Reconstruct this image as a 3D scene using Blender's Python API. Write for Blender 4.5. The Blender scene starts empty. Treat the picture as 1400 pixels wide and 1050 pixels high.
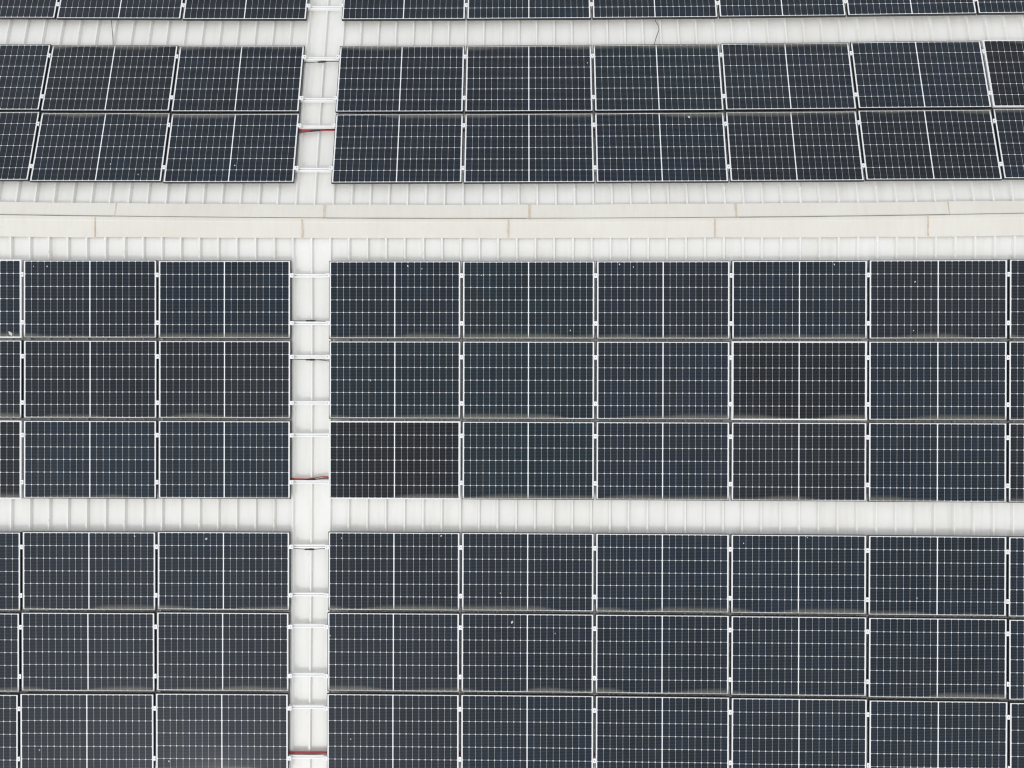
import bpy, bmesh, math, random
from mathutils import Vector, Matrix, noise

random.seed(7)
scene = bpy.context.scene
COL = scene.collection
R = math.radians

# ------------------------------------------------------------------ site measurements (metres)
RIDGE_Z = 9.0                    # ridge height above the yard
PITCH = 0.12377058               # both slopes fall about 7 degrees
CP, SP = math.cos(PITCH), math.sin(PITCH)
PAN_N, RIB_N, CAP_N = -0.118, -0.078, -0.074     # heights below the plane of the panel glass
PW, PH, PT = 1.750, 1.035, 0.035                 # a panel
STEP = 1.773                                     # panel pitch along a row
UL = {'L': -4.5655, 'U': -4.5535}
UR = {'L': -0.5320, 'U': -0.5302}
ROWS = [  # slope, distance of the ridge-side edge from the ridge, rail distances, wording
    ('A', 'U', 3.0334, (3.261,), 'third row above the ridge'),
    ('B', 'U', 1.5694, (1.784, 2.430), 'second row above the ridge'),
    ('C', 'U', 0.5043, (0.721, 1.361), 'first row above the ridge'),
    ('D', 'L', 0.5709, (0.767, 1.401), 'first row below the ridge'),
    ('E', 'L', 1.6361, (1.850, 2.465), 'second row below the ridge'),
    ('F', 'L', 2.7012, (2.895, 3.519), 'third row below the ridge'),
    ('G', 'L', 4.1758, (4.375, 5.015), 'fourth row below the ridge'),
    ('H', 'L', 5.2409, (5.431, 6.077), 'fifth row below the ridge'),
    ('I', 'L', 6.3061, (6.499, 7.150), 'sixth row below the ridge'),
]
# slight bow put into sheets and rows to carry the lens distortion (cubic in position on the slope)
BOW = {
 'U': ([0.00755, 0.00184, -0.03213, 0.00313, 0.11587, 0.03389, 0.08985, 0.00657, -0.07104, -0.01095],
       [-0.00253, 0.00537, 0.04174, 0.04587, 0.01362, 0.00385, -0.0088, 0.01746, -0.01693, 0.02394]),
 'L': ([-0.00258, 0.01037, 0.02624, 0.00874, -0.03954, -0.03548, 0.10147, -0.0005, 0.03187, 0.0112],
       [0.00564, 0.00262, -0.00199, -0.03035, -0.00578, -0.02287, -0.00343, 0.05072, 0.00288, 0.01908]),
}
VMAX = {'U': 3.6, 'L': 7.6}

def bow(s, u, v):
    U = (min(9.0, max(-5.6, u)) - 2) / 7
    V = min(VMAX[s], max(0.0, v)) / 4
    B = (1, U, V, U*U, U*V, V*V, U**3, U*U*V, U*V*V, V**3)
    cu, cv = BOW[s]
    return u + sum(a*b for a, b in zip(cu, B)), v + sum(a*b for a, b in zip(cv, B))

def axes(s):
    g = 1 if s == 'U' else -1
    return Vector((0, g*CP, -SP)), Vector((0, g*SP, CP))

def plane(s, u, v, n):
    e, N = axes(s)
    return Vector((u, 0, RIDGE_Z)) + v*e + n*N

def site(s, u, v, n=0.0):
    a, b = bow(s, u, v)
    return plane(s, a, b, n)

# ------------------------------------------------------------------ helpers
def mesh_obj(name, bm, mat, parent=None, smooth=False):
    bmesh.ops.recalc_face_normals(bm, faces=bm.faces)
    me = bpy.data.meshes.new(name)
    bm.to_mesh(me); bm.free()
    if smooth:
        for p in me.polygons: p.use_smooth = True
    for m in (mat if isinstance(mat, (list, tuple)) else [mat]): me.materials.append(m)
    o = bpy.data.objects.new(name, me)
    COL.objects.link(o)
    if parent: o.parent = parent
    return o

def empty(name, label, cat, group=None, M=None):
    o = bpy.data.objects.new(name, None)
    o.empty_display_size = 0.2
    COL.objects.link(o)
    tag(o, label, cat, group)
    if M is not None: o.matrix_world = M
    return o

def tag(o, label=None, cat=None, group=None, kind=None):
    if label: o['label'] = label
    if cat: o['category'] = cat
    if group: o['group'] = group
    if kind: o['kind'] = kind
    return o

def box(bm, x0, x1, y0, y1, z0, z1, mi=0):
    vs = [bm.verts.new((x, y, z)) for z in (z0, z1) for y in (y0, y1) for x in (x0, x1)]
    for q in ((0,2,3,1), (4,5,7,6), (0,1,5,4), (2,6,7,3), (0,4,6,2), (1,3,7,5)):
        bm.faces.new([vs[i] for i in q]).material_index = mi

def strip(bm, lines, closed=False, cap=False):
    """Skin a list of equally long point lists."""
    rows = [[bm.verts.new(p) for p in ln] for ln in lines]
    n = len(rows[0])
    for a, b in zip(rows, rows[1:]):
        for i in range(n if closed else n-1):
            j = (i+1) % n
            bm.faces.new((a[i], a[j], b[j], b[i]))
    if cap:
        bm.faces.new(rows[0]); bm.faces.new(rows[-1][::-1])
    return rows

def tube(bm, pts, r, seg=7):
    rings = []
    for i, p in enumerate(pts):
        d = (pts[min(i+1, len(pts)-1)] - pts[max(i-1, 0)]).normalized()
        a = d.cross(Vector((0, 0, 1)))
        if a.length < 1e-4: a = Vector((1, 0, 0))
        a.normalize(); b = a.cross(d)
        rr = r[i] if isinstance(r, (list, tuple)) else r
        rings.append([p + rr*(math.cos(t)*a + math.sin(t)*b) for t in [2*math.pi*k/seg for k in range(seg)]])
    strip(bm, rings, closed=True, cap=True)

def spline(pts, k=6):
    out = []
    for i in range(len(pts)-1):
        p0, p1, p2, p3 = pts[max(i-1, 0)], pts[i], pts[i+1], pts[min(i+2, len(pts)-1)]
        for j in range(k):
            t = j/k
            out.append(0.5*((2*p1) + (p2-p0)*t + (2*p0-5*p1+4*p2-p3)*t*t + (3*p1-p0-3*p2+p3)*t**3))
    out.append(pts[-1].copy())
    return out

# ------------------------------------------------------------------ node helpers
class NT:
    def __init__(s, name):
        s.mat = bpy.data.materials.new(name); s.mat.use_nodes = True
        s.t = s.mat.node_tree
        s.b = s.t.nodes['Principled BSDF']
    def n(s, typ, **kw):
        x = s.t.nodes.new(typ)
        for k, v in kw.items(): setattr(x, k, v)
        return x
    def set(s, inp, v):
        if hasattr(v, 'links') or isinstance(v, bpy.types.NodeSocket): s.t.links.new(v, inp)
        else: inp.default_value = v
    def m(s, op, a, b=0.0, c=0.0, clamp=False):
        x = s.n('ShaderNodeMath', operation=op, use_clamp=clamp)
        s.set(x.inputs[0], a); s.set(x.inputs[1], b)
        if op in ('MULTIPLY_ADD', 'COMPARE', 'SMOOTH_MIN'): s.set(x.inputs[2], c)
        return x.outputs[0]
    def step(s, v, lo, hi, o0=0.0, o1=1.0, smooth=False):
        x = s.n('ShaderNodeMapRange', interpolation_type='SMOOTHSTEP' if smooth else 'LINEAR')
        s.set(x.inputs[0], v)
        for i, q in enumerate((lo, hi, o0, o1)): s.set(x.inputs[1+i], q)
        return x.outputs[0]
    def mix(s, f, a, b, blend='MIX'):
        x = s.n('ShaderNodeMix', data_type='RGBA', blend_type=blend)
        s.set(x.inputs[0], f)
        s.set(x.inputs[6], a if isinstance(a, bpy.types.NodeSocket) else (*a, 1))
        s.set(x.inputs[7], b if isinstance(b, bpy.types.NodeSocket) else (*b, 1))
        return x.outputs[2]
    def noise(s, vec, scale, detail=3, rough=0.5):
        x = s.n('ShaderNodeTexNoise'); s.t.links.new(vec, x.inputs['Vector'])
        x.inputs['Scale'].default_value = scale; x.inputs['Detail'].default_value = detail
        x.inputs['Roughness'].default_value = rough
        return x.outputs['Fac']
    def xyz(s, x, y, z=0.0):
        c = s.n('ShaderNodeCombineXYZ')
        s.set(c.inputs[0], x); s.set(c.inputs[1], y); s.set(c.inputs[2], z)
        return c.outputs[0]
    def out(s, base, rough=0.5, metal=0.0, ior=1.45, normal=None):
        s.set(s.b.inputs['Base Color'], base if isinstance(base, bpy.types.NodeSocket) else (*base, 1))
        s.set(s.b.inputs['Roughness'], rough); s.set(s.b.inputs['Metallic'], metal)
        s.set(s.b.inputs['IOR'], ior)
        if normal is not None: s.t.links.new(normal, s.b.inputs['Normal'])
        return s.mat

CELL_PX, CELL_PY = 0.08445, 0.167

def cell_material():
    N = NT('solar_cells')
    tc = N.n('ShaderNodeTexCoord'); sp = N.n('ShaderNodeSeparateXYZ')
    N.t.links.new(tc.outputs['Object'], sp.inputs[0])
    x, y = sp.outputs[0], sp.outputs[1]
    oi = N.n('ShaderNodeObjectInfo'); rnd, ocol = oi.outputs['Random'], oi.outputs['Color']
    ax = N.m('ABSOLUTE', x); ay = N.m('ABSOLUTE', y)
    xc = N.m('DIVIDE', N.m('SUBTRACT', ax, 0.006), CELL_PX)
    yc = N.m('DIVIDE', N.m('ADD', y, 0.501), CELL_PY)
    fx = N.m('FRACT', xc); fy = N.m('FRACT', yc)
    dx = N.m('MULTIPLY', N.m('SUBTRACT', 0.5, N.m('ABSOLUTE', N.m('SUBTRACT', fx, 0.5))), CELL_PX)
    dy = N.m('MULTIPLY', N.m('SUBTRACT', 0.5, N.m('ABSOLUTE', N.m('SUBTRACT', fy, 0.5))), CELL_PY)
    lv = N.step(dx, 0.0002, 0.0020, 0.86, 0.0)
    lh = N.step(dy, 0.0003, 0.0027, 0.88, 0.0)
    ch = N.step(N.m('ADD', dx, dy), 0.0082, 0.0118, 1.0, 0.0)
    mid = N.step(ax, 0.0052, 0.0072, 1.0, 0.0)
    ex = N.m('GREATER_THAN', ax, 0.8500)
    ey = N.m('GREATER_THAN', ay, 0.5002)
    line = lv
    for q in (lh, ch, mid, ex, ey): line = N.m('MAXIMUM', line, q)
    # the cells: binned cells differ a little, the coating shifts from blue to brown in patches
    off = N.m('MULTIPLY', rnd, 97.0)
    wn = N.n('ShaderNodeTexWhiteNoise', noise_dimensions='3D')
    sx = N.m('FLOOR', N.m('DIVIDE', x, CELL_PX))
    N.t.links.new(N.xyz(sx, N.m('FLOOR', yc), off), wn.inputs['Vector'])
    vec = N.xyz(N.m('ADD', x, off), y, off)
    patch = N.step(N.noise(vec, 1.7, 2), 0.35, 0.65, smooth=True)
    col = N.mix(patch, (1.13, 1.0, 0.94), (0.88, 1.01, 1.07))
    col = N.mix(1.0, ocol, col, 'MULTIPLY')
    lev = N.step(wn.outputs['Value'], 0, 1, 0.84, 1.17)
    g = N.n('ShaderNodeCombineColor')
    for i in range(3): N.set(g.inputs[i], lev)
    col = N.mix(1.0, col, g.outputs[0], 'MULTIPLY')
    # printed busbars, nine per whole cell
    bb = N.m('FRACT', N.m('MULTIPLY', yc, 9.0))
    bbl = N.m('LESS_THAN', N.m('ABSOLUTE', N.m('SUBTRACT', bb, 0.5)), 0.025)
    col = N.mix(N.m('MULTIPLY', bbl, 0.35), col, (0.35, 0.36, 0.38))
    # back sheet seen between the cells, a little yellowed here and there
    ws = N.mix(N.noise(N.xyz(N.m('ADD', x, off), y, 3.0), 5.0, 1), (0.60, 0.62, 0.66), (0.70, 0.70, 0.68))
    col = N.mix(line, col, ws)
    col = N.mix(N.m('MAXIMUM', ch, N.m('MAXIMUM', mid, ex)), col, (0.76, 0.77, 0.78))
    # thin film of dust, and the silt that rain leaves along the low edge
    film = N.step(N.noise(vec, 3.0, 5, 0.65), 0.35, 0.8, 0.0, 0.014)
    col = N.mix(film, col, (0.40, 0.42, 0.42))
    dist = N.m('ADD', y, 0.510)
    wide = N.noise(N.xyz(N.m('ADD', x, off), 0.0, off), 0.9, 1)
    depth = N.step(wide, 0.33, 0.62, 0.020, 0.090, smooth=True)
    amt = N.step(wide, 0.30, 0.55, 0.25, 1.0)
    silt = N.step(dist, 0.0, depth, 1.0, 0.0, smooth=True)
    fine = N.step(N.noise(vec, 24.0, 3, 0.6), 0.3, 0.75, 0.65, 1.1)
    silt = N.m('MULTIPLY', N.m('MULTIPLY', N.m('MULTIPLY', silt, fine), amt), 0.74, clamp=True)
    col = N.mix(silt, col, N.mix(N.noise(vec, 2.3, 1), (0.19, 0.19, 0.16), (0.215, 0.20, 0.17)))
    # scattered pale specks
    vo = N.n('ShaderNodeTexVoronoi'); N.t.links.new(vec, vo.inputs['Vector'])
    vo.inputs['Scale'].default_value = 9.0
    sr = N.n('ShaderNodeSeparateColor'); N.t.links.new(vo.outputs['Color'], sr.inputs[0])
    speck = N.m('MULTIPLY', N.m('LESS_THAN', vo.outputs['Distance'], N.m('MULTIPLY', sr.outputs[1], 0.06)),
                N.m('GREATER_THAN', sr.outputs[0], 0.985))
    col = N.mix(N.m('MULTIPLY', speck, 0.55), col, (0.6, 0.6, 0.56))
    rough = N.m('ADD', N.m('MULTIPLY', silt, 0.55), N.m('ADD', 0.072, N.m('MULTIPLY', film, 1.5)))
    return N.out(col, rough, ior=1.30)

def sheet_material():
    N = NT('white_roof_steel')
    tc = N.n('ShaderNodeTexCoord'); sp = N.n('ShaderNodeSeparateXYZ')
    P = tc.outputs['Object']; N.t.links.new(P, sp.inputs[0])
    st = N.noise(N.xyz(N.m('MULTIPLY', sp.outputs[0], 9.0), N.m('MULTIPLY', sp.outputs[1], 0.7)), 1.0, 4, 0.6)
    bl = N.noise(P, 1.6, 4, 0.6)
    fi = N.noise(P, 30.0, 3, 0.7)
    col = N.mix(N.step(bl, 0.3, 0.7), (0.810, 0.805, 0.780), (0.765, 0.753, 0.710))
    col = N.mix(N.step(st, 0.5, 0.85, 0, 0.42), col, (0.56, 0.54, 0.48))
    col = N.mix(N.step(fi, 0.62, 0.85, 0, 0.22), col, (0.50, 0.48, 0.43))
    vo = N.n('ShaderNodeTexVoronoi'); N.t.links.new(P, vo.inputs['Vector']); vo.inputs['Scale'].default_value = 5.0
    sr = N.n('ShaderNodeSeparateColor'); N.t.links.new(vo.outputs['Color'], sr.inputs[0])
    k = N.m('MULTIPLY', N.m('LESS_THAN', vo.outputs['Distance'], N.m('MULTIPLY', sr.outputs[1], 0.045)),
            N.m('GREATER_THAN', sr.outputs[0], 0.8))
    col = N.mix(N.m('MULTIPLY', k, 0.6), col, (0.35, 0.33, 0.28))
    bump = N.n('ShaderNodeBump'); bump.inputs['Strength'].default_value = 0.12; bump.inputs['Distance'].default_value = 0.02
    N.t.links.new(N.noise(P, 2.2, 2), bump.inputs['Height'])
    return N.out(col, 0.42, normal=bump.outputs[0])

def cap_material():
    N = NT('ridge_flashing_steel')
    tc = N.n('ShaderNodeTexCoord'); P = tc.outputs['Object']
    sp = N.n('ShaderNodeSeparateXYZ'); N.t.links.new(P, sp.inputs[0])
    st = N.noise(N.xyz(N.m('MULTIPLY', sp.outputs[0], 14.0), N.m('MULTIPLY', sp.outputs[1], 2.0)), 1.0, 4, 0.6)
    col = N.mix(N.step(N.noise(P, 1.1, 3), 0.3, 0.7), (0.720, 0.700, 0.640), (0.680, 0.650, 0.585))
    col = N.mix(N.step(st, 0.45, 0.80, 0, 0.22), col, (0.56, 0.50, 0.42))
    col = N.mix(N.step(N.noise(P, 40.0, 3, 0.7), 0.60, 0.80, 0, 0.4), col, (0.46, 0.41, 0.35))
    return N.out(col, 0.5)

def plain(name, a, b, rough, metal=0.0, scale=14.0, ior=1.45):
    N = NT(name); tc = N.n('ShaderNodeTexCoord')
    return N.out(N.mix(N.step(N.noise(tc.outputs['Object'], scale, 3), 0.3, 0.7), a, b), rough, metal, ior)

M_CELL = cell_material()
M_SHEET = sheet_material()
M_CAP = cap_material()
M_BLACK = plain('black_anodised_frame', (0.020, 0.021, 0.024), (0.030, 0.031, 0.033), 0.45)
M_SILVER = plain('silver_frame', (0.70, 0.71, 0.72), (0.78, 0.78, 0.78), 0.42)
M_RAIL = plain('mill_aluminium', (0.86, 0.86, 0.85), (0.82, 0.82, 0.81), 0.45)
M_BACK = plain('white_back_sheet', (0.78, 0.78, 0.77), (0.80, 0.80, 0.80), 0.6)
M_SLOT = plain('rail_slot_shadow_gap', (0.30, 0.30, 0.30), (0.36, 0.36, 0.35), 0.6)
M_CLAMP = plain('bright_clamp_aluminium', (0.82, 0.82, 0.82), (0.78, 0.78, 0.79), 0.4)
M_BOLT = plain('steel_bolt', (0.30, 0.30, 0.30), (0.42, 0.41, 0.40), 0.45, 0.6)
M_RED = plain('red_cable_sheath', (0.34, 0.045, 0.042), (0.44, 0.085, 0.075), 0.5, scale=5)
M_DARK = plain('black_cable_sheath', (0.018, 0.018, 0.020), (0.035, 0.034, 0.033), 0.5)
M_SEAL = plain('tan_sealant', (0.52, 0.44, 0.33), (0.60, 0.53, 0.43), 0.8, scale=9)
M_RUST = plain('rusty_sealant', (0.53, 0.42, 0.32), (0.62, 0.54, 0.45), 0.85, scale=11)
M_DROP = plain('bird_dropping', (0.62, 0.62, 0.58), (0.45, 0.45, 0.41), 0.8, scale=60)
M_WALL = plain('painted_wall', (0.55, 0.54, 0.51), (0.60, 0.59, 0.56), 0.8, scale=2)
M_YARD = plain('yard_asphalt', (0.045, 0.045, 0.046), (0.065, 0.063, 0.06), 0.9, scale=1.5)

# ------------------------------------------------------------------ the yard and the building
bm = bmesh.new()
vs = [bm.verts.new(p) for p in ((-400, -400, 0), (400, -400, 0), (400, 400, 0), (-400, 400, 0))]
bm.faces.new(vs)
tag(mesh_obj('ground', bm, M_YARD), kind='structure')

U0, U1 = -12.0, 16.0
VEND = {'U': 9.0, 'L': 12.0}
building = empty('factory_roof', 'white ribbed steel roof with a beige ridge cap, carrying all the solar panels', 'roof',
                 M=Matrix.Translation((2.0, 0, 0)))
INV = building.matrix_world.inverted()

def under(o, parent):
    o.parent = parent
    o.matrix_parent_inverse = parent.matrix_world.inverted()
    return o

bm = bmesh.new()
prof = [(-11.2, 0), (8.2, 0), (8.2, RIDGE_Z - 8.2*SP/CP - 0.25), (0, RIDGE_Z - 0.25), (-11.2, RIDGE_Z - 11.2*SP/CP - 0.25)]
strip(bm, [[Vector((x, y, z)) for y, z in prof] for x in (U0 + 0.5, U1 - 0.5)], closed=True, cap=True)
under(mesh_obj('wall', bm, M_WALL), building)

RIB0 = {'L': (-4.7657, 0.24952), 'U': (-4.7535, 0.24975)}
LAP = 2
def roof_sheet(s):
    bm = bmesh.new()
    r0, dr = RIB0[s]
    prof = []
    k0, k1 = int((U0 - r0)/dr) + 1, int((U1 - r0)/dr) - 1
    prof.append((U0, PAN_N))
    for k in range(k0, k1 + 1):
        u = r0 + k*dr
        w = 0.030 if k % 4 == LAP else 0.0235
        prof += [(u - w, PAN_N), (u - 0.0105, RIB_N), (u + 0.0105, RIB_N), (u + w, PAN_N)]
    prof.append((U1, PAN_N))
    vs = [0.025 + i*(VEND[s] - 0.025)/40 for i in range(41)]
    strip(bm, [[site(s, u, v, n) for u, n in prof] for v in vs])
    # fixing screws on the lap ribs, at every purlin
    e, N = axes(s)
    for k in range(k0, k1 + 1):
        if k % 4 != LAP: continue
        for j in range(-1, 8):
            v = 0.452 + 1.198*j + random.uniform(-.01, .01)
            if not 0.3 < v < VEND[s] - 0.4: continue
            c = site(s, r0 + k*dr + random.uniform(-.006, .006), v, RIB_N)
            tube(bm, [c - 0.002*N, c + 0.004*N], 0.014, 8)
            tube(bm, [c + 0.003*N, c + 0.011*N], 0.0075, 6)
    return under(mesh_obj('roof_sheet', bm, M_SHEET), building)
roof_sheet('L'); roof_sheet('U')

# ridge cap: overlapping lengths of flashing on either side, each joint run over with sealant
def ridge_y(u):
    t = min(1.3, max(-1.3, (u - 1.9)/6.8))
    return 0.003 + 0.061*t*t

def cap_point(s, u, v, n):
    """v along the slope, measured from the slightly bowed ridge line."""
    p = plane(s, bow(s, u, v)[0], v, n)
    f = max(0.0, 1 - v/0.25)
    _, b = bow(s, u, v)
    q = plane(s, 0, b, n)
    p.y = f*(p.y + ridge_y(u)) + (1 - f)*q.y
    p.z += (ridge_y(u) + 0.004)*SP/CP
    return p

def flashing(s, ua, ub, tilt, lift):
    bm = bmesh.new()
    if s == 'L':
        pr = [(0.0095, CAP_N - 0.020), (0.008, CAP_N - 0.002), (0.020, CAP_N - 0.001), (0.052, CAP_N + 0.004), (0.060, CAP_N), (0.254, CAP_N), (0.256, CAP_N - 0.016), (0.250, CAP_N - 0.016), (0.248, CAP_N - 0.003)]
    else:
        pr = [(0.003, CAP_N - 0.020), (0.0015, CAP_N + 0.005), (0.014, CAP_N + 0.004), (0.222, CAP_N), (0.224, CAP_N - 0.016), (0.218, CAP_N - 0.016), (0.216, CAP_N - 0.003)]
    n = 14
    rows = []
    for i in range(n + 1):
        t = i/n
        u = ua + (ub - ua)*t
        dv = tilt*(t - .5) + 0.0025*math.sin(9*t + ua)
        wav = 0.0015*math.sin(u*2.1)
        rows.append([cap_point(s, u, v + (dv if v > 0.1 else 0), z + lift + wav*(v > .03)) for v, z in pr])
    strip(bm, rows)
    return under(mesh_obj('ridge_flashing', bm, M_CAP), building)

def sealant(s, u, width, mat, owner, seed):
    bm = bmesh.new()
    rng = random.Random(seed)
    v0, v1 = (0.022, 0.252) if s == 'L' else (0.0, 0.219)
    rows = []
    for i in range(13):
        v = v0 + (v1 - v0)*i/12
        w = width*rng.uniform(.75, 1.2); c = rng.uniform(-.003, .003)
        h = CAP_N + 0.0068
        rows.append([cap_point(s, u + c - w/2 - .002, v, h - 0.0075), cap_point(s, u + c - w/2, v, h),
                     cap_point(s, u + c + w/2, v, h), cap_point(s, u + c + w/2 + .002, v, h - 0.0075)])
    strip(bm, rows)
    under(mesh_obj('sealant', bm, mat), owner)

bm = bmesh.new()  # dark strip laid along the ridge between the two flashings
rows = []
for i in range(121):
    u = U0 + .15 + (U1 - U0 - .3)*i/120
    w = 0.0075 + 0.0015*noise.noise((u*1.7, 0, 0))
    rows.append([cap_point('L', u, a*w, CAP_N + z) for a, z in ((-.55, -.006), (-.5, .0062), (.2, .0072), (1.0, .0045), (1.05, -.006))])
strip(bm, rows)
under(mesh_obj('ridge_seam', bm, plain('dark_seam_strip', (0.20, 0.18, 0.15), (0.33, 0.30, 0.25), 0.9, scale=2.5)), building)

for s, joints in (('U', [(-9.0, .02, 0), (-6.2, .02, 0), (-3.399, .011, 1), (-0.611, .034, 0), (2.132, .032, 0), (4.871, .030, 0), (7.630, .013, 1), (10.4, .02, 0), (13.2, .02, 0)]),
                  ('L', [(-9.2, .02, 0), (-6.4, .02, 0), (-3.643, .016, 1), (-0.889, .026, 0), (1.861, .020, 1), (4.594, .020, 1), (7.350, .016, 1), (10.1, .02, 0), (12.9, .02, 0)])):
    ends = [U0 + .1] + [j[0] for j in joints] + [U1 - .1]
    for i in range(len(ends) - 1):
        f = flashing(s, ends[i] - (0.03 if i else 0), ends[i+1] + 0.03, random.uniform(-.006, .006), 0.0022*(i % 2))
        if i: sealant(s, joints[i-1][0], joints[i-1][1], M_RUST if joints[i-1][2] else M_SEAL, f, i*7 + (s == 'U'))

# ------------------------------------------------------------------ solar panels
def frame_mesh(lip, mat):
    bm = bmesh.new()
    x, y = PW/2, PH/2
    c = 0.0012
    prof = [(0, -PT), (0, -c), (c, 0), (lip, 0), (lip, -0.006)]      # inset, height
    lines = []
    for d, z in prof:
        lines.append([Vector((sx*(x - d), sy*(y - d), z)) for sx, sy in ((-1, -1), (1, -1), (1, 1), (-1, 1))])
    lines.append([Vector((sx*(x - 0.028), sy*(y - 0.028), -PT)) for sx, sy in ((-1, -1), (1, -1), (1, 1), (-1, 1))])
    lines.insert(0, lines[-1]); lines.pop()
    strip(bm, lines, closed=True)
    bmesh.ops.recalc_face_normals(bm, faces=bm.faces)
    me = bpy.data.meshes.new('frame'); bm.to_mesh(me); bm.free(); me.materials.append(mat)
    return me

def sheet_mesh():
    bm = bmesh.new()
    box(bm, -PW/2 + .004, PW/2 - .004, -PH/2 + .004, PH/2 - .004, -0.0075, -0.0025)
    bmesh.ops.recalc_face_normals(bm, faces=bm.faces)
    for f in bm.faces:
        if f.normal.z < -.5: f.material_index = 1
    me = bpy.data.meshes.new('cell_sheet'); bm.to_mesh(me); bm.free(); me.materials.append(M_CELL); me.materials.append(M_BACK)
    return me

ME_BLACK, ME_SILVER, ME_SHEET = frame_mesh(0.0062, M_BLACK), frame_mesh(0.0150, M_SILVER), sheet_mesh()

TINT = {'n': (0.0068, 0.0128, 0.0222), 'b': (0.0055, 0.0128, 0.0232), 't': (0.0052, 0.0145, 0.0222), 'k': (0.0072, 0.0112, 0.0172), 'x': (0.0046, 0.0072, 0.0108)}
TONES = {'A': 'nnn nbbbbb', 'B': 'nkn nntnnx', 'C': 'nnn nnbkkn', 'D': 'nnb btnbkk', 'E': 'kkk ttnxbn',
         'F': 'xbb xtnkbk', 'G': 'bnb nnbbbb', 'H': 'nnn nnbbbb', 'I': 'nnn nbbbbn'}
SILVER = {('B', 8), ('D', 0), ('E', 6), ('F', 0), ('F', 3)}
ORD = ['first', 'second', 'third', 'fourth', 'fifth', 'sixth']
COLS = [('third left of the walkway', -3), ('second left of the walkway', -2), ('first left of the walkway', -1)] + \
       [(ORD[i] + ' right of the walkway', i) for i in range(6)]

def col_span(s, c):
    g = UL[s] + (c - 1)*STEP if c < 3 else UR[s] + (c - 3)*STEP
    return g + 0.0115, g + STEP - 0.0115

DROPS = [('L', 1.924, 5.359, 19), ('L', 0.527, 0.638, 12), ('L', 0.714, 0.676, 9), ('L', 0.031, 2.161, 10), ('L', 1.502, 0.763, 8), ('L', 3.328, 0.618, 11), ('L', 3.511, 0.652, 9), ('L', 2.68, 1.495, 9), ('L', 6.123, 0.628, 12), ('L', 7.155, 0.861, 10), ('L', -4.24, 0.657, 11), ('L', -4.416, 0.657, 8), ('L', -2.139, 4.271, 14), ('L', -3.086, 4.235, 12), ('L', 0.98, 4.222, 12), ('L', -0.344, 4.26, 10), ('L', 4.964, 4.298, 9), ('L', 7.631, 4.53, 9), ('L', -4.298, 7.039, 11), ('L', -2.601, 7.192, 13), ('L', -0.49, 5.543, 12), ('L', -0.204, 6.899, 9), ('L', 1.767, 4.976, 9), ('L', 2.495, 5.499, 8), ('L', 7.193, 4.99, 9), ('U', -3.121, 0.612, 10), ('U', -3.507, 0.768, 9), ('U', 2.942, 2.321, 10), ('U', 4.303, 1.47, 20), ('U', -1.835, 0.758, 10), ('L', -4.727, 1.55, 30), ('L', 5.791, 4.214, 8), ('L', 1.886, 5.417, 8), ('L', 7.14, 1.497, 8)]

def splat(r, seed):
    rng = random.Random(seed); bm = bmesh.new()
    n = 12
    ph = rng.uniform(0, 6)
    ring = [bm.verts.new((r*f*0.72*math.cos(a), r*f*1.15*math.sin(a), 0.0004)) for a, f in
            [(2*math.pi*i/n, rng.uniform(.55, 1.15)) for i in range(n)]]
    inner = [bm.verts.new((v.co.x*.55, v.co.y*.55, 0.0022)) for v in ring]
    top = bm.verts.new((0, r*.1, 0.003))
    for i in range(n):
        j = (i + 1) % n
        bm.faces.new((ring[i], ring[j], inner[j], inner[i])); bm.faces.new((inner[i], inner[j], top))
    return bm

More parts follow.
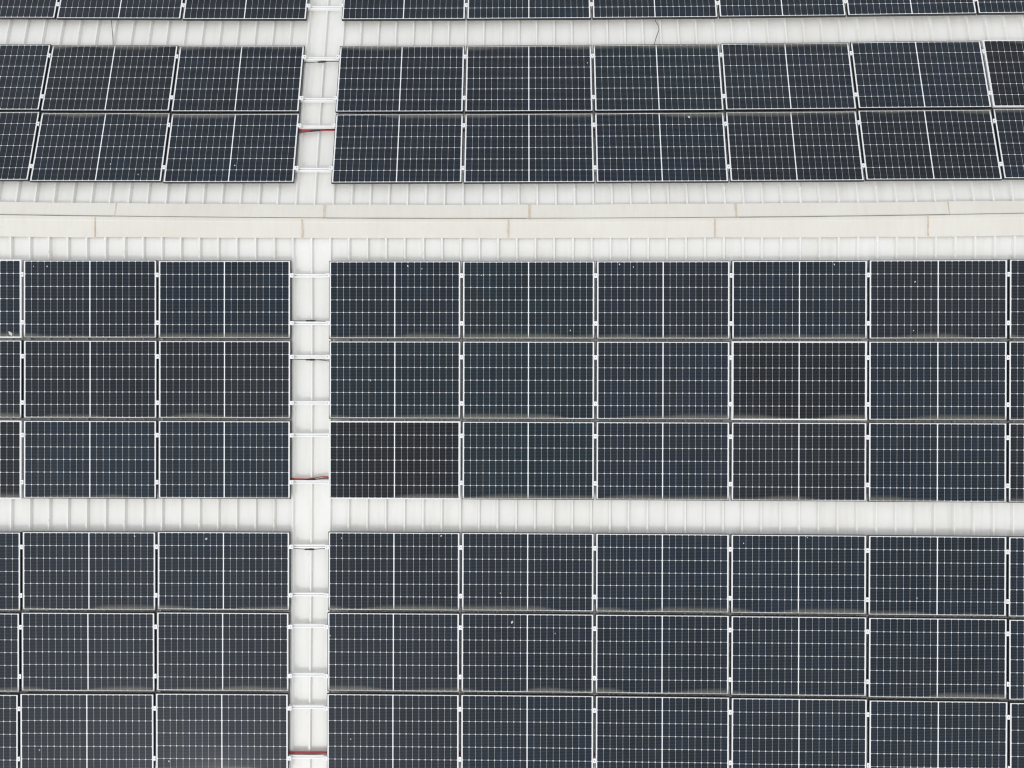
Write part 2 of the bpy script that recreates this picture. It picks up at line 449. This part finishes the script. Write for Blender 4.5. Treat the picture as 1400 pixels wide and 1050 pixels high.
for rk, s, v0, rails, words in ROWS:
    tones = TONES[rk].replace(' ', '')
    for c in range(9):
        ua, ub = col_span(s, c)
        va, vb = v0 + 0.0015, v0 + 0.0015 + PH
        P = {k: site(s, u, v, 0.0) for k, (u, v) in {'aa': (ua, va), 'ba': (ub, va), 'ab': (ua, vb), 'bb': (ub, vb)}.items()}
        ctr = (P['aa'] + P['ba'] + P['ab'] + P['bb'])/4
        eu = ((P['ba'] - P['aa']) + (P['bb'] - P['ab']))/2
        ev = ((P['ab'] - P['aa']) + (P['bb'] - P['ba']))/2
        e, N = axes(s)
        X = eu.normalized() if s == 'L' else -eu.normalized()
        Yd = -ev.normalized()
        Yx = N.cross(X)
        Y = (Yd + 2*Yx).normalized(); Xo = Y.cross(N).normalized()
        rot = Matrix((Xo, Y, N)).transposed().to_4x4()
        rot = rot @ Matrix.Rotation(R(random.gauss(0, .06)), 4, 'X') @ Matrix.Rotation(R(random.gauss(0, .05)), 4, 'Y')
        M = Matrix.Translation(ctr) @ rot @ Matrix.Diagonal((eu.length/(ub - ua), ev.length/PH, 1, 1))
        silver = (rk, c) in SILVER
        mydrops = [d for d in DROPS if d[0] == s and ua < d[1] < ub and va < d[2] < vb]
        big = any(d[3] > 15 for d in mydrops)
        look = ('silver-framed' + (' black' if tones[c] == 'x' else '') if silver else 'black-framed') + ' solar panel'
        if big: look += ' with white droppings'
        where = COLS[c][0]
        root = empty('solar_panel', f'{look}, {where}, {words}', 'solar panel', 'solar panels in rows on the roof', M)
        f = bpy.data.objects.new('frame', ME_SILVER if silver else ME_BLACK); COL.objects.link(f); f.parent = root
        g = bpy.data.objects.new('cell_sheet', ME_SHEET); COL.objects.link(g); g.parent = root
        k = random.uniform(.80, 0.98)
        g.color = (*[min(1, t*k) for t in TINT[tones[c]]], 1)
        Mi = M.inverted()
        for i, (_, du, dv, r) in enumerate(mydrops):
            d = mesh_obj('bird_dropping', splat(r/900, hash((rk, c, i)) & 255), M_DROP, root)
            q = Mi @ site(s, du, dv, 0.0)
            d.location = (q.x, q.y, -0.0025)
            d.rotation_euler.z = random.uniform(-.6, .6)

# ------------------------------------------------------------------ mounting rails with their clamps
def clamp_mesh(end):
    bm = bmesh.new()
    if not end:
        box(bm, -0.009, 0.009, -0.0275, 0.0275, -PT - 0.001, 0.0015)
        box(bm, -0.0185, 0.0185, -0.0295, 0.0295, 0.0015, 0.0050)
        tube(bm, [Vector((0, 0, 0.0045)), Vector((0, 0, 0.0105))], 0.0065, 6)
        for f in bm.faces[-8:]: f.material_index = 1
    else:                                                   # grips towards -x
        box(bm, 0.002, 0.042, -0.0275, 0.0275, -PT - 0.001, 0.0015)
        box(bm, -0.0095, 0.0415, -0.0270, 0.0270, 0.0015, 0.0050)
        tube(bm, [Vector((.022, 0, 0.0045)), Vector((.022, 0, 0.0105))], 0.0065, 6)
        for f in bm.faces[-8:]: f.material_index = 1
    bmesh.ops.recalc_face_normals(bm, faces=bm.faces)
    me = bpy.data.meshes.new('clamp'); bm.to_mesh(me); bm.free()
    me.materials.append(M_CLAMP); me.materials.append(M_BOLT)
    return me
ME_MID, ME_END = clamp_mesh(False), clamp_mesh(True)

for rk, s, v0, rails, words in ROWS:
    e, N = axes(s)
    for ri, v in enumerate(rails):
        bm = bmesh.new()
        h = 0.0225
        T, Bm = -PT - 0.0015, RIB_N + 0.0008
        prof = [(-h, Bm), (-h, T), (-0.0065, T), (-0.0065, T - .016), (0.0065, T - .016), (0.0065, T), (h, T), (h, Bm)]
        ua, ub = UL[s] - STEP + 0.02, UR[s] + 6*STEP - 0.02
        if rk in 'ADG': ub += 0.0
        n = 60
        rows = []
        for i in range(n + 1):
            u = ua + (ub - ua)*i/n
            rows.append([site(s, u, v + a, z) for a, z in prof])
        strip(bm, rows, closed=True, cap=True)
        for f in bm.faces:
            pass
        which = 'nearer the ridge' if ri == 0 else 'farther from the ridge'
        lab = f'silver mounting rail under the {words}, the one {which}' if len(rails) > 1 else \
              f'silver mounting rail under the {words}, the row the picture cuts off'
        rail = tag(mesh_obj('mounting_rail', bm, M_RAIL), lab, 'mounting rail', 'mounting rails under the panel rows')
        # put the origin on the rail
        o = site(s, -0.77, v, RIB_N)
        rail.data.transform(Matrix.Translation(-o)); rail.location = o
        spots = [(UL[s], 0), (UL[s] + STEP, 0), (UL[s] + 2*STEP - .0115, 1), (UR[s] + .0115, -1)] + [(UR[s] + k*STEP, 0) for k in range(1, 6)]
        for u, kind in spots:
            cl = bpy.data.objects.new('clamp', ME_END if kind else ME_MID); COL.objects.link(cl); cl.parent = rail
            p, q = site(s, u, v), site(s, u + .02, v)
            X = (q - p).normalized()
            if kind == -1: X = -X
            Y = N.cross(X)
            Mw = Matrix.Translation(p - o) @ Matrix((X, Y, N)).transposed().to_4x4()
            cl.matrix_local = Mw
        # bolts of the hooks that hold the rail to the rib, seen in the walkway
        bm = bmesh.new()
        for du in (-1.003,):
            c = site(s, du + 0.028, v + random.uniform(-.002, .002), T - .012) - o
            tube(bm, [c, c + .010*N], 0.0078, 6)
        mesh_obj('bolt', bm, M_BOLT, rail)

# ------------------------------------------------------------------ cables
def cable(name, label, s, wires, connector=None, cat='cable', group=None):
    """wires: (material, radius, [(u, v, n) ...]); connector: (u0, u1, v, n) of a plug joining two black leads."""
    u, v, nn = wires[0][2][len(wires[0][2])//2]
    o = site(s, u, v, PAN_N)
    root = empty(name, label, cat, group, Matrix.Translation(o))
    for mat, r, pts in wires:
        bm = bmesh.new()
        tube(bm, [p - o for p in spline([site(s, *p) for p in pts], 6)], r, 8)
        mesh_obj('strand', bm, mat, root, smooth=True)
    if connector:
        bm = bmesh.new()
        u0, u1, va, vb, n = connector
        a, b = site(s, u0, va, n) - o, site(s, u1, vb, n) - o
        pts = [a.lerp(b, t) for t in (0, .06, .34, .40, .46, .52, .9, 1)]
        tube(bm, pts, [.006, .010, .011, .0085, .013, .012, .010, .006], 8)
        mesh_obj('connector', bm, M_DARK, root, smooth=True)

n1 = -0.058
cable('hanging_cable', 'thin dark wire hanging straight between two panel rows left of the walkway', 'U',
      [(M_DARK, .0035, [(-3.815, 3.20, -.05), (-3.812, 3.111, -.06), (-3.792, 2.979, -.068), (-3.761, 2.824, -.07), (-3.727, 2.646, -.06), (-3.72, 2.52, -.05)])])
cable('hanging_cable', 'thin dark wire curling between two panel rows right of the walkway', 'U',
      [(M_DARK, .0038, [(3.90, 3.2, -.05), (3.913, 3.121, -.06), (3.92, 3.037, -.068), (3.958, 2.953, -.07), (3.961, 2.882, -.07), (3.926, 2.787, -.07), (3.89, 2.646, -.06), (3.88, 2.5, -.05)])])
cable('black_cable', 'black cable with plug crossing the walkway at the second row above the ridge', 'U',
      [(M_DARK, .0042, [(-1.2, 2.395, n1), (-1.037, 2.392, n1), (-0.988, 2.380, n1), (-0.873, 2.387, n1), (-0.772, 2.396, n1), (-0.669, 2.400, n1), (-0.536, 2.400, n1), (-.3, 2.398, n1)])],
      (-.83, -.71, 2.388, 2.398, n1))
cable('cable_bundle', 'red cables and black plug crossing the walkway, first row above the ridge', 'U',
      [(M_RED, .0068, [(-1.4, 1.330, n1), (-1.058, 1.331, n1), (-0.987, 1.330, n1), (-0.807, 1.331, n1), (-0.637, 1.330, n1), (-0.497, 1.331, n1), (0.5, 1.329, n1), (2.5, 1.331, n1), (4.0, 1.330, n1)]),
       (M_RED, .0062, [(-1.4, 1.318, n1), (-1.058, 1.314, n1), (-0.987, 1.317, n1), (-0.807, 1.319, n1), (-0.637, 1.324, n1-.008), (-0.497, 1.318, n1), (0.5, 1.316, n1), (2.5, 1.318, n1), (4.0, 1.318, n1)]),
       (M_RED, .0058, [(-1.4, 1.300, n1-.006), (-1.058, 1.300, n1), (-0.987, 1.305, n1), (-0.807, 1.310, n1), (-0.637, 1.324, n1), (-0.497, 1.318, n1+.01), (-.3, 1.300, n1+.006)]),
       (M_DARK, .0042, [(-1.2, 1.272, n1), (-1.034, 1.280, n1), (-0.995, 1.287, n1), (-0.856, 1.303, n1+.006), (-0.766, 1.316, n1+.010), (-0.707, 1.324, n1+.012), (-0.527, 1.332, n1+.012), (-.3, 1.33, n1+.010)])],
      (-.87, -.73, 1.300, 1.320, n1+.010))
cable('black_cable', 'black cable with plug along the lower walkway rail, first row below the ridge', 'L',
      [(M_DARK, .0042, [(-1.3, 1.372, n1), (-1.06, 1.366, n1), (-1.001, 1.367, n1), (-0.816, 1.366, n1), (-0.738, 1.366, n1), (-0.65, 1.369, n1), (-0.533, 1.372, n1), (-.3, 1.372, n1)])],
      (-.845, -.715, 1.366, 1.366, n1))
cable('black_cable', 'black cable with plug crossing the walkway, second row below the ridge', 'L',
      [(M_DARK, .0042, [(-1.3, 1.885, n1), (-1.06, 1.882, n1), (-1.002, 1.880, n1), (-0.816, 1.888, n1), (-0.738, 1.888, n1), (-0.631, 1.893, n1), (-0.513, 1.906, n1), (-.3, 1.91, n1)]),
       (M_DARK, .0035, [(-0.74, 1.888, n1), (-0.64, 1.884, n1), (-0.52, 1.890, n1), (-.3, 1.89, n1)])],
      (-.85, -.715, 1.887, 1.888, n1))
cable('cable_bundle', 'red cable loop with black plug crossing the walkway, third row below the ridge', 'L',
      [(M_RED, .0062, [(-1.4, 3.484, n1), (-1.055, 3.486, n1), (-0.918, 3.487, n1), (-0.821, 3.480, n1), (-0.703, 3.464, n1), (-0.616, 3.449, n1), (-0.55, 3.450, n1), (-0.508, 3.456, n1), (-.2, 3.46, n1)]),
       (M_RED, .0055, [(-1.4, 3.474, n1), (-1.055, 3.476, n1), (-0.918, 3.478, n1), (-0.80, 3.480, n1+.009), (-0.723, 3.484, n1), (-0.645, 3.478, n1), (-0.567, 3.460, n1), (-0.508, 3.468, n1), (-.2, 3.47, n1)]),
       (M_DARK, .0042, [(-1.3, 3.488, n1-.012), (-1.055, 3.490, n1-.010), (-0.918, 3.4905, n1-.004), (-0.801, 3.488, n1+.010), (-0.723, 3.484, n1+.012), (-0.625, 3.474, n1+.010), (-0.508, 3.474, n1+.008), (-.3, 3.474, n1)])],
      (-.84, -.70, 3.490, 3.482, n1+.010))
cable('black_cable', 'black cable with plug crossing the walkway, fourth row below the ridge', 'L',
      [(M_DARK, .0042, [(-1.3, 4.405, n1), (-1.068, 4.405, n1), (-1.0, 4.407, n1), (-0.814, 4.420, n1), (-0.746, 4.420, n1), (-0.648, 4.413, n1), (-0.531, 4.406, n1), (-.3, 4.406, n1)])],
      (-.85, -.72, 4.419, 4.420, n1))
cable('cable_bundle', 'thick straight red cable bundle crossing the walkway, sixth row below the ridge', 'L',
      [(M_RED, .0085, [(-1.4, 7.092, n1), (-1.055, 7.091, n1), (-0.939, 7.093, n1), (-0.793, 7.094, n1), (-0.54, 7.093, n1), (.5, 7.092, n1), (1.5, 7.092, n1), (3.0, 7.093, n1), (4.2, 7.092, n1)]),
       (M_RED, .0080, [(-1.4, 7.108, n1), (-1.055, 7.107, n1), (-0.939, 7.109, n1), (-0.793, 7.108, n1+.004), (-0.54, 7.109, n1), (.5, 7.108, n1), (1.5, 7.108, n1), (3.0, 7.107, n1), (4.2, 7.108, n1)]),
       (M_DARK, .0042, [(-1.4, 7.121, n1-.01), (-1.055, 7.120, n1-.01), (-0.9, 7.121, n1-.006), (-0.793, 7.121, n1), (-0.68, 7.121, n1), (-0.54, 7.118, n1-.012), (-.2, 7.12, n1-.012)])])

# ------------------------------------------------------------------ daylight: thin bright overcast
SUN = Vector((-0.334, -0.6065, 0.722)).normalized()
sun = bpy.data.lights.new('sun', 'SUN'); sun.energy = 0.5; sun.angle = R(10); sun.color = (1.0, 0.97, 0.93)
so = bpy.data.objects.new('sun', sun); COL.objects.link(so)
so.rotation_euler = (-SUN).to_track_quat('-Z', 'Y').to_euler()

W = bpy.data.worlds.new('World'); scene.world = W; W.use_nodes = True
t = W.node_tree; bg = t.nodes['Background']
sky = t.nodes.new('ShaderNodeTexSky'); sky.sky_type = 'NISHITA'; sky.sun_disc = False
sky.sun_elevation = math.asin(SUN.z); sky.sun_rotation = math.atan2(SUN.x, SUN.y)
sky.dust_density = 4.0; sky.air_density = 1.0
hs = t.nodes.new('ShaderNodeHueSaturation'); hs.inputs['Saturation'].default_value = 0.16
t.links.new(sky.outputs[0], hs.inputs['Color'])
# the cloud sheet levels the clear-sky gradient
mx = t.nodes.new('ShaderNodeMix'); mx.data_type = 'RGBA'; mx.inputs[0].default_value = 0.65
t.links.new(hs.outputs[0], mx.inputs[6]); mx.inputs[7].default_value = (9.0, 9.25, 9.6, 1)
tc = t.nodes.new('ShaderNodeTexCoord')
nz = t.nodes.new('ShaderNodeTexNoise'); nz.inputs['Scale'].default_value = 3.0; nz.inputs['Detail'].default_value = 4
t.links.new(tc.outputs['Generated'], nz.inputs['Vector'])
mr = t.nodes.new('ShaderNodeMapRange'); t.links.new(nz.outputs['Fac'], mr.inputs[0])
for i, q in enumerate((0.3, 0.7, 0.78, 1.18)): mr.inputs[1+i].default_value = q
ml = t.nodes.new('ShaderNodeVectorMath'); ml.operation = 'SCALE'
t.links.new(mx.outputs[2], ml.inputs[0]); t.links.new(mr.outputs[0], ml.inputs['Scale'])
t.links.new(ml.outputs[0], bg.inputs['Color']); bg.inputs['Strength'].default_value = 0.134

# ------------------------------------------------------------------ the drone's camera
def rot3(a, b, c):
    return Matrix.Rotation(c, 3, 'Z') @ Matrix.Rotation(b, 3, 'Y') @ Matrix.Rotation(a, 3, 'X')
cam = bpy.data.cameras.new('camera'); cam.sensor_width = 36; cam.sensor_fit = 'HORIZONTAL'
cam.lens = 1051.1094/1400*36; cam.clip_end = 2000; cam.clip_start = 0.1
co = bpy.data.objects.new('camera', cam); COL.objects.link(co)
co.matrix_world = Matrix.Translation((2.0763417, -3.4241462, 9.8347386 + RIDGE_Z)) @ rot3(0.12163403, 0.01564755, 0.00411654).to_4x4()
scene.camera = co

vs_ = scene.view_settings
vs_.view_transform = 'Standard'; vs_.look = 'None'; vs_.gamma = 1; vs_.use_curve_mapping = False
vs_.exposure = 0.0
scene.cycles.max_bounces = 10
scene.cycles.diffuse_bounces = 8
scene.cycles.use_denoising = True
scene.cycles.denoiser = 'OPENIMAGEDENOISE'
scene.cycles.denoising_input_passes = 'RGB_ALBEDO_NORMAL'
scene.cycles.denoising_prefilter = 'ACCURATE'
scene.cycles.pixel_filter_type = 'BLACKMAN_HARRIS'
scene.cycles.filter_width = 1.15
